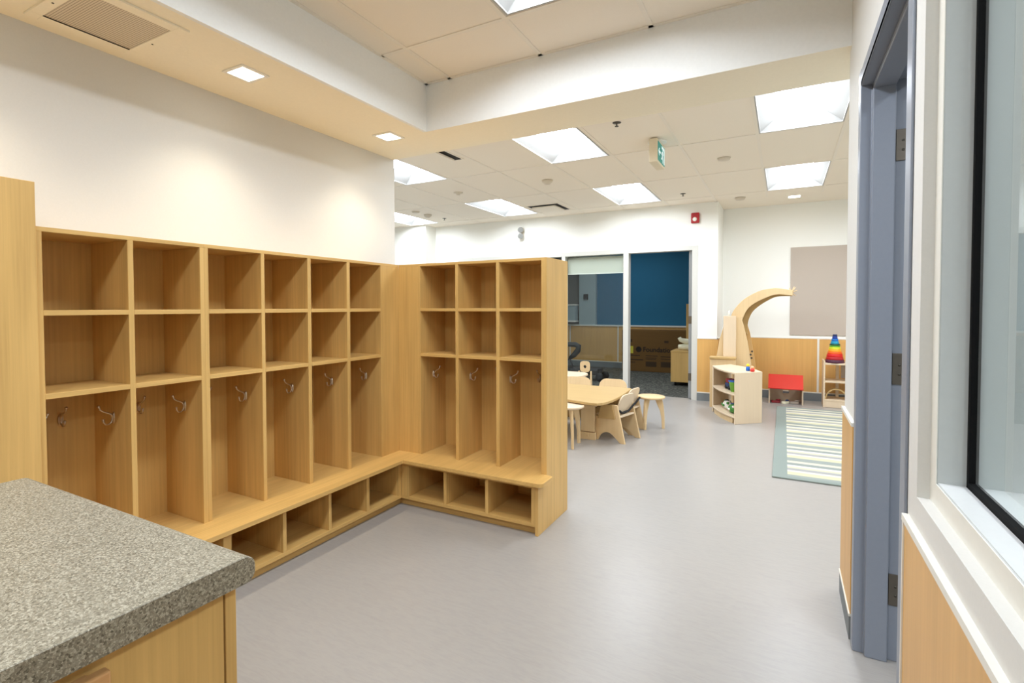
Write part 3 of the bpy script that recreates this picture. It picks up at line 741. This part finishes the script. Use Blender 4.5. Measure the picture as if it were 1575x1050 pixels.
# rolling pedestal by the doorway and the things on it
pc = thing('pedestal_cabinet', 'maple rolling pedestal cabinet just inside the open doorway', 'cabinet', (-1.33, 8.86, .004))
MB().box(-.22, .22, -.26, .26, .06, .525).build('carcass', 'mapleZ', pc, .002, 1)
MB().box(-.225, .225, -.265, .265, .525, .55).build('top_panel', 'mapleX', pc, .003, 1)
for x in (-.16, .16):
    for y in (-.2, .2):
        MB().lathe([(.03, -.012), (.03, .012)], (x, y, .031), 14, 'X').build('caster', 'blacksh', pc)
tb = thing('tall_board', 'tall upright maple board behind the pedestal at the doorway', 'board', (-1.20, 9.28, .004))
MB().box(-.225, .20, -.03, .03, 0, 1.29).build('panel', 'mapleZ', tb, .002, 1)
pl = thing('plush_bundle', 'cream plush rolls lying on the pedestal cabinet', 'soft toy', (-1.33, 8.80, .554))
MB().tube([(-.14, 0, .052), (-.07, 0, .05), (.04, .02, .052), (.15, .03, .05)], [.035, .05, .052, .04], 12).build('lower_roll', 'plush', pl)
MB().tube([(-.13, .0, .20), (-.11, .0, .165), (-.03, .0, .14), (.08, .02, .135), (.15, .03, .12)], [.026, .034, .046, .045, .03], 12).build('upper_roll', 'plush', pl)
# stroller glimpsed past the locker end
so_ = thing('stroller', 'dark folded stroller with a curved black handle behind the glass', 'stroller', (-3.12, 8.55, .004))
MB().tube([(-.25, .0, .59), (-.12, 0, .60), (0, 0, .60), (.06, 0, .57), (.05, 0, .50), (-.02, 0, .42), (-.10, 0, .36)], [.035, .04, .045, .05, .05, .045, .03], 10).build('handle', 'blacksh', so_)
MB().tube([(-.10, 0, .36), (-.05, .05, .2), (.1, .1, .06)], .014).tube([(-.10, 0, .36), (-.25, .05, .2), (-.35, .1, .06)], .014).build('frame', 'black', so_)
MB().box(-.30, .42, -.05, .22, .10, .20).build('seat', 'blacksh', so_, .03, 3)
for x, y in ((.45, -.06), (.45, .25), (-.35, -.06), (-.35, .25)):
    MB().lathe([(.02, -.018), (.07, -.014), (.07, .014), (.02, .018)], (x, y, .07), 18, 'Y').build('wheel', 'black', so_)

# ---------------------------------------------------------------- toddler tables, chairs and stools
TZ = .400
tt = thing('toddler_table', 'low maple toddler table partly hidden behind the locker end panel', 'table', (-2.0, 4.98, 0)); b0 = (-2.0, 4.98, 0)
edge = [(-1.372, 5.45), (-1.350, 5.0), (-1.350, 4.83), (-1.357, 4.70), (-1.372, 4.59), (-1.395, 4.515), (-1.43, 4.475), (-1.48, 4.468), (-1.75, 4.545), (-2.1, 4.62), (-2.62, 4.62), (-2.66, 4.66), (-2.66, 5.43), (-2.62, 5.47), (-1.39, 5.47)]
MB(b0).prism(edge, 'Z', TZ-.024, TZ).build('tabletop', 'birchX', tt, .004, 2)
for x in (-1.605, -2.45):
    for y in (4.755, 5.25):
        f = MB(b0).box(x-.065, x+.065, y-.018, y+.018, .075, TZ-.024).box(x-.075, x+.075, y-.022, y+.022, 0, .068).box(x-.012, x+.012, y-.03, y+.03, .03, .066)
        f.build('leg', 'birchZ', tt, .002, 1)
MB(b0).box(-2.45, -1.605, 4.98, 5.01, .14, .26).box(-1.615, -1.595, 4.773, 5.232, .14, .26).box(-2.46, -2.44, 4.773, 5.232, .14, .26).build('stretcher', 'birchX', tt, .002, 1)

def make_chair(label, loc, rz, group, strap=True, w=.150, round_=.06, bm='pale'):
    """faces local -x, back at +x"""
    t = thing('toddler_chair', label, 'chair', loc, rz, group)
    side = [(-.155, 0), (-.125, 0)]+[(-.125+.20*i/8, .085*math.sin(PI*i/8)**.6) for i in range(1, 8)]+[(.105, 0), (.155, 0), (.075, .345), (-.005, .345), (-.005, .225), (-.155, .225)]
    for s in (-1, 1):
        MB().prism(side, 'Y', s*w-.009, s*w+.009).build('side_panel', 'birchZ', t, .0025, 2)
        arm = [(-.120, .205), (.062, .218), (.030, .345), (-.085, .345)]
        MB().prism(arm, 'Y', s*(w+.0095), s*(w+.021)).build('armrest', 'birchX', t, .004, 2)
    MB().box(-.15, .095, -w+.0095, w-.0095, .228, .243).build('seat', 'pale', t, .002, 1)
    # backrest: board with a rounded top, leaning back
    prof = [(-w+.012, .0), (w-.012, .0)]+arc(w-.012-round_, .178-round_, round_, 0, PI/2, 6)+arc(-w+.012+round_, .178-round_, round_, PI/2, PI, 6)
    bk = MB().prism([(y, z+.010*(1-(y/w)**2) if z > .10 else z) for y, z in prof], 'X', -.006, .006)
    o = bk.build('backrest', bm, t, .003, 2); o.location = (.048, 0, .262); o.rotation_euler = (0, .33, 0)
    if strap:
        MB().tube([(.085, -.125, .29), (.068, -.06, .262), (.062, 0, .256), (.075, .07, .266), (.105, .128, .33)], [.011]*5, 6).build('strap', 'black', t)
    return t
GC = 'small plywood chairs round the maple toddler table'
ch = make_chair('nearer plywood toddler chair with a black strap at the right end of the low table', (-1.362, 4.905, 0), -.22, GC)
dup(ch, (-1.392, 5.265, 0), -.14, 'second plywood toddler chair at the table end, half hidden behind the nearer one')
c2 = make_chair('plywood toddler chair on the far side of the table, next to the window post', (-1.665, 5.70, 0), PI/2, GC, False, .168, .075, 'birchZ')
dup(c2, (-2.075, 5.70, 0), PI/2, 'plywood toddler chair on the far side of the table, mostly hidden by the locker end')
def make_stool(label, loc, rz, h, r, R, top='birchZ'):
    t = thing('stool', label, 'stool', loc, rz, 'round three-legged plywood stools')
    MB().lathe([(.0001, h-.023), (r-.010, h-.023), (r-.002, h-.019), (r, h-.011), (r-.002, h-.003), (r-.008, h), (.0001, h)], n=40).build('seat', top, t)
    for k in range(3):
        pts = [(.030, h-.023), (R-.022, h-.023), (R-.006, h*.70), (R+.004, h*.35), (R+.006, 0), (R-.022, 0), (R-.026, h*.3), (R-.042, h*.55), (R-.070, h*.74), (.045, h*.86)]
        l = MB().prism(pts, 'Y', -.010, .010).build('leg', 'birchZ', t, .002, 1); l.rotation_euler = (0, 0, 2*PI*k/3)
    return t
make_stool('round plywood stool right of the toddler table, near the glazed doorway', (-1.185, 5.50, 0), .25, .333, .139, .130)
make_stool('round plywood stool in front of the toddler table, cut off by the locker end panel', (-1.685, 4.45, 0), -.95, .368, .140, .140, 'pale')
t2 = thing('toddler_table', 'second pale toddler table by the glass, mostly hidden behind the locker end', 'table', (-2.45, 6.45, 0)); b0 = (-2.45, 6.45, 0)
MB(b0).prism([(-2.30, 6.06), (-2.20, 6.12), (-2.15, 6.24), (-2.17, 6.42), (-2.25, 6.54), (-3.1, 6.56), (-3.1, 6.04)], 'Z', .377, .40).build('tabletop', 'pale', t2, .003, 2)
for x in (-2.42, -2.95):
    MB(b0).box(x-.015, x+.015, 6.14, 6.46, 0, .377).build('leg', 'birchZ', t2, .002, 1)
hc = thing('hole_back_chair', 'small plywood chair with a round hole in its back behind the tables', 'chair', (-2.375, 6.80, 0), PI/2)
bkp = MB()
ho = [(.055*math.cos(a), .055*math.sin(a)) for a in [2*PI*i/20 for i in range(20)]]
n = 20
def rr(a): # rounded square outline
    c, s = math.cos(a), math.sin(a); k = (abs(c)**4+abs(s)**4)**.25
    return (.070*c/k, .075*s/k)
for (x0, x1) in ((-.008, .008),):
    O = [rr(2*PI*i/n) for i in range(n)]; I = [(.022*math.cos(2*PI*i/n), .022*math.sin(2*PI*i/n)) for i in range(n)]
    A = [bkp.v((x0, y, z+.43)) for y, z in O]; Bv = [bkp.v((x1, y, z+.43)) for y, z in O]
    C = [bkp.v((x0, y, z+.43)) for y, z in I]; D = [bkp.v((x1, y, z+.43)) for y, z in I]
    for i in range(n):
        j = (i+1) % n
        bkp.bm.faces.new([A[i], A[j], C[j], C[i]]); bkp.bm.faces.new([Bv[i], D[i], D[j], Bv[j]])
        bkp.bm.faces.new([A[i], Bv[i], Bv[j], A[j]]); bkp.bm.faces.new([C[i], C[j], D[j], D[i]])
bkp.build('backrest', 'birchZ', hc).location = (.10, 0, 0)
MB().box(-.14, .10, -.078, .078, .22, .238).build('seat', 'birchX', hc, .003, 1)
for s in (-1, 1):
    MB().prism([(-.15, 0), (-.10, 0), (-.06, .12), (.06, .12), (.11, 0), (.155, 0), (.118, .37), (.085, .37), (.08, .24), (-.13, .24)], 'Y', s*.085-.007, s*.085+.007).build('side_panel', 'birchZ', hc, .002, 1)

# ---------------------------------------------------------------- toy corner
# curved open shelf: sector of a ring, end panel towards the camera
csh = thing('curved_toy_shelf', 'pale curved two-shelf toy unit standing on the floor', 'toy shelf', (-.44, 6.38, 0)); b0 = (-.44, 6.38, 0)
P0 = Vector((-.438, 6.075)); P1 = Vector((-.193, 6.312)); Q0 = Vector((-.735, 6.716)); Q1 = Vector((-.56, 6.98))
def curve(a, b, bow, n=10):
    d = b-a; nrm = Vector((d.y, -d.x)).normalized(); return [a+d*(i/n)+nrm*bow*math.sin(PI*i/n) for i in range(n+1)]
front = curve(P0, Q0, .055); rear = curve(P1, Q1, .07)
front = [p+Vector((.012, .012)) for p in front]
shape = [tuple(p) for p in front]+[tuple(p) for p in reversed(rear)]
def off(a, b, w):
    d = (b-a); nrm = Vector((-d.y, d.x)).normalized()*w; return [tuple(a), tuple(b), tuple(b+nrm), tuple(a+nrm)]
MB(b0).prism(off(P0, P1, .018), 'Z', 0, .548).build('end_panel', 'pale', csh, .002, 1)
MB(b0).prism(off(Q1, Q0, .018), 'Z', 0, .548).build('end_panel', 'pale', csh, .002, 1)
def shelf_poly(inset=.02):
    f = curve(P0, Q0, -.05); r = curve(P1, Q1, .05)
    f = [a.lerp(c, .02) for a, c in zip(f, r)]
    return [tuple(p) for p in f]+[tuple(p) for p in reversed(r)]
def lerp_shape(t0, t1):
    f = curve(P0, Q0, -.04); r = curve(P1, Q1, .05); n = len(f)-1
    idx = [t0+(t1-t0)*i/n for i in range(n+1)]
    def at(c, t):
        k = min(int(t*n), n-1); return c[k].lerp(c[k+1], t*n-k)
    return [tuple(at(f, t)) for t in idx]+[tuple(at(r, t)) for t in reversed(idx)]
inner = lerp_shape(.03, .97)
for z0, z1, nm in ((.530, .548, 'top_panel'), (.300, .318, 'shelf'), (.060, .078, 'shelf')):
    MB(b0).prism(inner, 'Z', z0, z1).build(nm, 'pale', csh, .004, 2)
bk = curve(P1, Q1, .05); bk = bk[1:-1]
bkm = MB(b0); ptsb = [tuple(p) for p in bk]+[tuple(p+Vector((-.008, -.008))) for p in reversed(bk)]
bkm.prism(ptsb, 'Z', .078, .300).prism(ptsb, 'Z', .318, .530).build('back_panel', 'pale', csh)
fr = curve(P0, Q0, -.035)[1:-1]
MB(b0).prism([tuple(p+Vector((.01, .006))) for p in fr]+[tuple(p+Vector((.024, .018))) for p in reversed(fr)], 'Z', 0, .060).build('plinth', 'birchZ', csh)
def shpt(t, u):   # point on the shelf: t along the curve from the camera end, u from front to back
    f = curve(P0, Q0, -.04); r = curve(P1, Q1, .05); n = len(f)-1
    k = min(int(t*n), n-1); a = f[k].lerp(f[k+1], t*n-k); b = r[k].lerp(r[k+1], t*n-k); return a.lerp(b, u)
def peg(t, u, label, body, head, h=.075):
    p = shpt(t, u); o = thing('peg_figure', label, 'toy figure', (p.x, p.y, .548))
    MB().lathe([(.018, 0), (.022, .01), (.018, h*.6), (.008, h*.68)], n=16).build('body', body, o)
    MB().ball((0, 0, h*.82), .017).build('head', head, o)
peg(.16, .62, 'blue peg figure with a yellow head on top of the curved shelf', 'bluep', 'yellow')
peg(.06, .68, 'short red toy figure with a pale head on top of the curved shelf', 'red', 'skin', .055)
peg(.10, .74, 'small orange toy figure between the blue and red ones on the curved shelf', 'skin', 'orange', .042)
p = shpt(.46, .34); tk = thing('toy_truck', 'navy and dark red toy vehicle on the middle of the curved shelf', 'toy vehicle', (p.x, p.y, .318), 2.0)
MB().box(-.075, .075, -.04, .04, .02, .07).build('chassis', 'navy', tk, .008, 2)
MB().box(-.03, .07, -.036, .036, .07, .12).build('cab', 'maroon', tk, .012, 2)
for x in (-.045, .045):
    MB().lathe([(.02, -.046), (.024, -.04), (.024, .04), (.02, .046)], (x, 0, .024), 16, 'Y').build('wheel', 'blacksh', tk)
MB().ball((-.06, 0, .09), .02).build('driver', 'skin', tk)
p = shpt(.24, .26); bk_ = thing('bucket', 'lime green toy bucket beside the toy vehicle on the curved shelf', 'bucket', (p.x, p.y, .318))
MB().lathe([(.040, 0), (.058, .11), (.062, .112), (.062, .118), (.052, .118), (.036, .006), (.0001, .004)], n=24).build('pail', 'green', bk_)
MB().lathe([(.0625, .108), (.0665, .112), (.0665, .12), (.0625, .122)], n=24).build('rim', 'bluep', bk_)
for (t_, u_, lab, a_, b_) in ((.58, .34, 'white and green printed soft toy bag on the lowest curved shelf, farther in', 'white', 'green2'), (.28, .26, 'green printed soft toy bag on the lowest curved shelf, by the end panel', 'green2', 'white')):
    p = shpt(t_, u_); o = thing('toy_bag', lab, 'toy', (p.x, p.y, .078), 2.0)
    MB().ball((0, 0, .05), .05, (1.45, 1.0, 1.0), 16).build('pouch', a_, o)
    k = MB()
    for j in range(7): k.ball((.07*math.cos(j*.9), .05*math.sin(j*.9), .06+.02*math.cos(j*2)), .018, (1, 1, .8), 8)
    k.build('print_patch', b_, o)
    MB().ball((.02, 0, .095), .022, (1.4, 1, .7), 10).build('tie', 'blacksh' if a_ == 'white' else 'navy', o)
# low ledge unit behind the curved shelf
lg = thing('low_ledge_unit', 'low birch ledge unit behind the curved toy shelf', 'shelf', (-.66, 6.99, 0)); b0 = (-.66, 6.99, 0)
MB(b0).box(-.80, -.50, 6.985, 7.10, .60, .632).build('ledge', 'birchX', lg, .008, 3)
MB(b0).box(-.795, -.505, 7.0, 7.09, 0, .60).build('body', 'birchZ', lg, .002, 1)
# tall arched wooden stand
ar = thing('wooden_arch_stand', 'tall birch stand with a curved arm arching to the right', 'arch stand', (-.5, 7.2, 0)); b0 = (-.5, 7.2, 0)
flare = [(-.765, 0), (-.755, .40), (-.735, .62), (-.70, .84), (-.645, 1.04), (-.63, 1.10), (-.46, 1.125), (-.43, 1.02), (-.385, .82), (-.345, .58), (-.325, .30), (-.32, 0)]
MB(b0).prism(flare, 'Y', 7.14, 7.165).build('flared_panel', 'birchZ', ar, .003, 2)
MB(b0).box(-.655, -.512, 7.105, 7.139, .02, 1.132).build('front_post', 'pale', ar, .004, 2)
MB(b0).tube([(-.60, 7.15, 1.10), (-.597, 7.15, 1.18), (-.592, 7.15, 1.20)], [.012, .010, .004]).build('peg', 'offwhite', ar)
def bez(pts, n=24):
    # Catmull-Rom through pts
    out = []; P = [pts[0]]+list(pts)+[pts[-1]]
    for i in range(1, len(P)-2):
        for k in range(n//(len(pts)-1)):
            t = k/(n//(len(pts)-1)); a, b, c, d = P[i-1], P[i], P[i+1], P[i+2]
            out.append(tuple(.5*((2*b[j])+(-a[j]+c[j])*t+(2*a[j]-5*b[j]+4*c[j]-d[j])*t*t+(-a[j]+3*b[j]-3*c[j]+d[j])*t**3) for j in (0, 1)))
    out.append(tuple(pts[-1])); return out
K = 1.025
outer = bez([(-.60, .90), (-.575, 1.13), (-.50, 1.265), (-.395, 1.365), (-.24, 1.445), (-.08, 1.468), (.09, 1.438)], 36)
innr = bez([(-.45, .90), (-.452, 1.06), (-.40, 1.20), (-.33, 1.275), (-.22, 1.340), (-.08, 1.392), (.09, 1.376)], 36)
arm = MB(b0)
arm.prism(outer+list(reversed(innr)), 'Y', 7.170, 7.190)
inn2 = bez([(-.395, .90), (-.392, 1.05), (-.345, 1.175), (-.275, 1.25), (-.185, 1.315), (-.075, 1.368), (.09, 1.372)], 36)
MB(b0).prism(outer+list(reversed(inn2)), 'Y', 7.3355, 7.355).build('rear_arm', 'birchX', ar, .002, 1)
# underside strip joining the two boards
n = len(innr)
for a, b in zip(innr, innr[1:]):
    arm.quad((a[0]-.004, 7.19, a[1]+.006), (b[0]-.004, 7.19, b[1]+.006), (b[0]-.004, 7.335, b[1]+.006), (a[0]-.004, 7.335, a[1]+.006))
arm.build('curved_arm', 'birchZ', ar, .002, 1)
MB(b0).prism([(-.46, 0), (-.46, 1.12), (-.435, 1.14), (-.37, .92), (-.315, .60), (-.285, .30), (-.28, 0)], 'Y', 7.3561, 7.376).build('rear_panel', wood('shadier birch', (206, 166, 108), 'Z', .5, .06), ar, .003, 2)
pr_ = MB(b0)
for (dx, dz, y) in ((.045, .065, 7.18), (.06, .03, 7.22), (.03, .075, 7.26), (.05, -.035, 7.24), (-.02, .06, 7.2)):
    pr_.tube([(.075, y, 1.41), (.075+dx, y, 1.41+dz)], [.009, .004], 6)
pr_.build('twig_tip', 'birchZ', ar)
kn = MB(b0)
for x, z in ((-.338, .62), (-.348, .66), (-.334, .70)): kn.lathe([(.012, 7.13), (.012, 7.14)], (x, 0, z), 10, 'Y')
kn.build('knot', 'screw', ar)

# red-roofed play house
dh = thing('doll_house', 'low wooden play house with a red roof on the floor by the back wall', 'play house', (.03, 7.78, 0)); b0 = (.03, 7.78, 0)
for x in (-.160, .211):
    MB(b0).box(x, x+.014, 7.655, 7.95, 0, .235).build('side_wall', 'pale', dh, .002, 1)
MB(b0).box(-.146, .211, 7.93, 7.945, .0, .10).box(-.146, .0, 7.93, 7.945, .10, .22).box(.07, .211, 7.93, 7.945, .10, .22).build('back_wall', 'pale', dh)
MB(b0).prism([(7.60, .205), (7.79, .365), (7.98, .205), (7.97, .192), (7.79, .345), (7.61, .192)], 'X', -.166, .224).build('roof', 'red', dh, .002, 1)
MB(b0).box(.02, .055, 7.70, 7.735, .20, .206).build('latch', 'offwhite', dh)
for (x, y, lab, m_, r) in ((-.08, 7.73, 'dark doll accessory lying inside the play house on the left', 'maroon', .2), (.03, 7.70, 'pale pink and violet toy piece at the play house front', 'plush', .9), (.13, 7.74, 'flat grey toy piece inside the play house on the right', 'greyboard', .1)):
    o = thing('toy_piece', lab, 'toy', (x, y, 0), r)
    MB().box(-.05, .05, -.02, .02, 0, .03).build('block', m_, o, .006, 2)
    MB().ball((.03, 0, .04), .018, (1.6, .8, .6)).build('knob', 'navy' if m_ == 'plush' else m_, o)

# small open shelf with the stacker at the right
sx0, sx1, sy0, sy1 = .436, 1.02, 7.64, 7.95
os_ = thing('open_shelf', 'small birch open shelf against the back wall at the right', 'shelf', (.6, 7.8, 0)); b0 = (.6, 7.8, 0)
for x in (sx0, sx1-.018):
    MB(b0).box(x, x+.018, sy0, sy1, 0, .575).build('side_panel', 'pale', os_, .002, 1)
for z, h in ((.529, .022), (.308, .020), (.078, .022)):
    MB(b0).box(sx0+.018, sx1-.018, sy0+.002, sy1, z, z+h).build('shelf_board', 'pale', os_, .002, 1)
MB(b0).box(sx0+.018, sx1-.018, sy0+.004, sy0+.02, .002, .078).build('plinth_board', 'pale', os_, .002, 1)
MB(b0).box(.585, .618, sy1-.02, sy1, .100, .529).build('rear_batten', 'pale', os_)
MB(b0).box(.64, 1.0, sy1-.012, sy1-.002, .34, .51).build('rear_slat', 'greyboard', os_)
am = thing('wooden_arch', 'small pale wooden play arch on the bottom board of the open shelf', 'toy arch', (.575, 7.70, .100))
A = [( .120*math.cos(a), .135*math.sin(a)) for a in [PI*i/16 for i in range(17)]]; I = [(.106*math.cos(a), .121*math.sin(a)) for a in [PI*i/16 for i in range(17)]]
MB().prism(A+list(reversed(I)), 'Y', -.03, .03).build('arch_band', 'birchX', am)
rs = thing('rainbow_stacker', 'rainbow coloured stacking pyramid on top of the open shelf', 'stacking toy', (.556, 7.735, .551))
tiers = [((74, 24, 52), .115, .036), ((176, 16, 24), .103, .034), ((206, 22, 20), .094, .034), ((232, 92, 16), .084, .026), ((240, 160, 30), .076, .026), ((214, 214, 40), .068, .026),
         ((110, 180, 50), .060, .020), ((14, 84, 60), .062, .018), ((36, 150, 190), .048, .030), ((24, 110, 190), .040, .028), ((26, 60, 150), .030, .030), ((16, 40, 90), .026, .022)]
z = 0; hs = .350/sum(t_[2] for t_ in tiers)
for i, (c, r, h) in enumerate(tiers):
    h *= hs; r *= .90
    cm = plain('stacker tier %d' % (i+1), c, .45)
    MB().lathe([(.0001, z), (r, z), (r+.002, z+.004), (r*.96, z+h-.003), (r*.93, z+h), (.0001, z+h)], n=32).build('tier', cm, rs); z += h
# grey pinboard on the back wall and striped rug
pb = thing('pinboard', 'plain grey fabric pinboard on the back wall', 'pinboard', (.68, BY, 1.45))
MB().box(-.608, .9, -.014, -.0005, -.583, .583).build('board', 'greyboard', pb, .002, 1)
rg = MB().box(0, 1.75, 0, 3.08, 0, .012)
ro = rg.build('rug', 'rug', None, .005, 2); ro.location = (-.064, 4.32, 0)
tag(ro, 'striped pale green and cream rug with a sage border on the floor', 'rug')
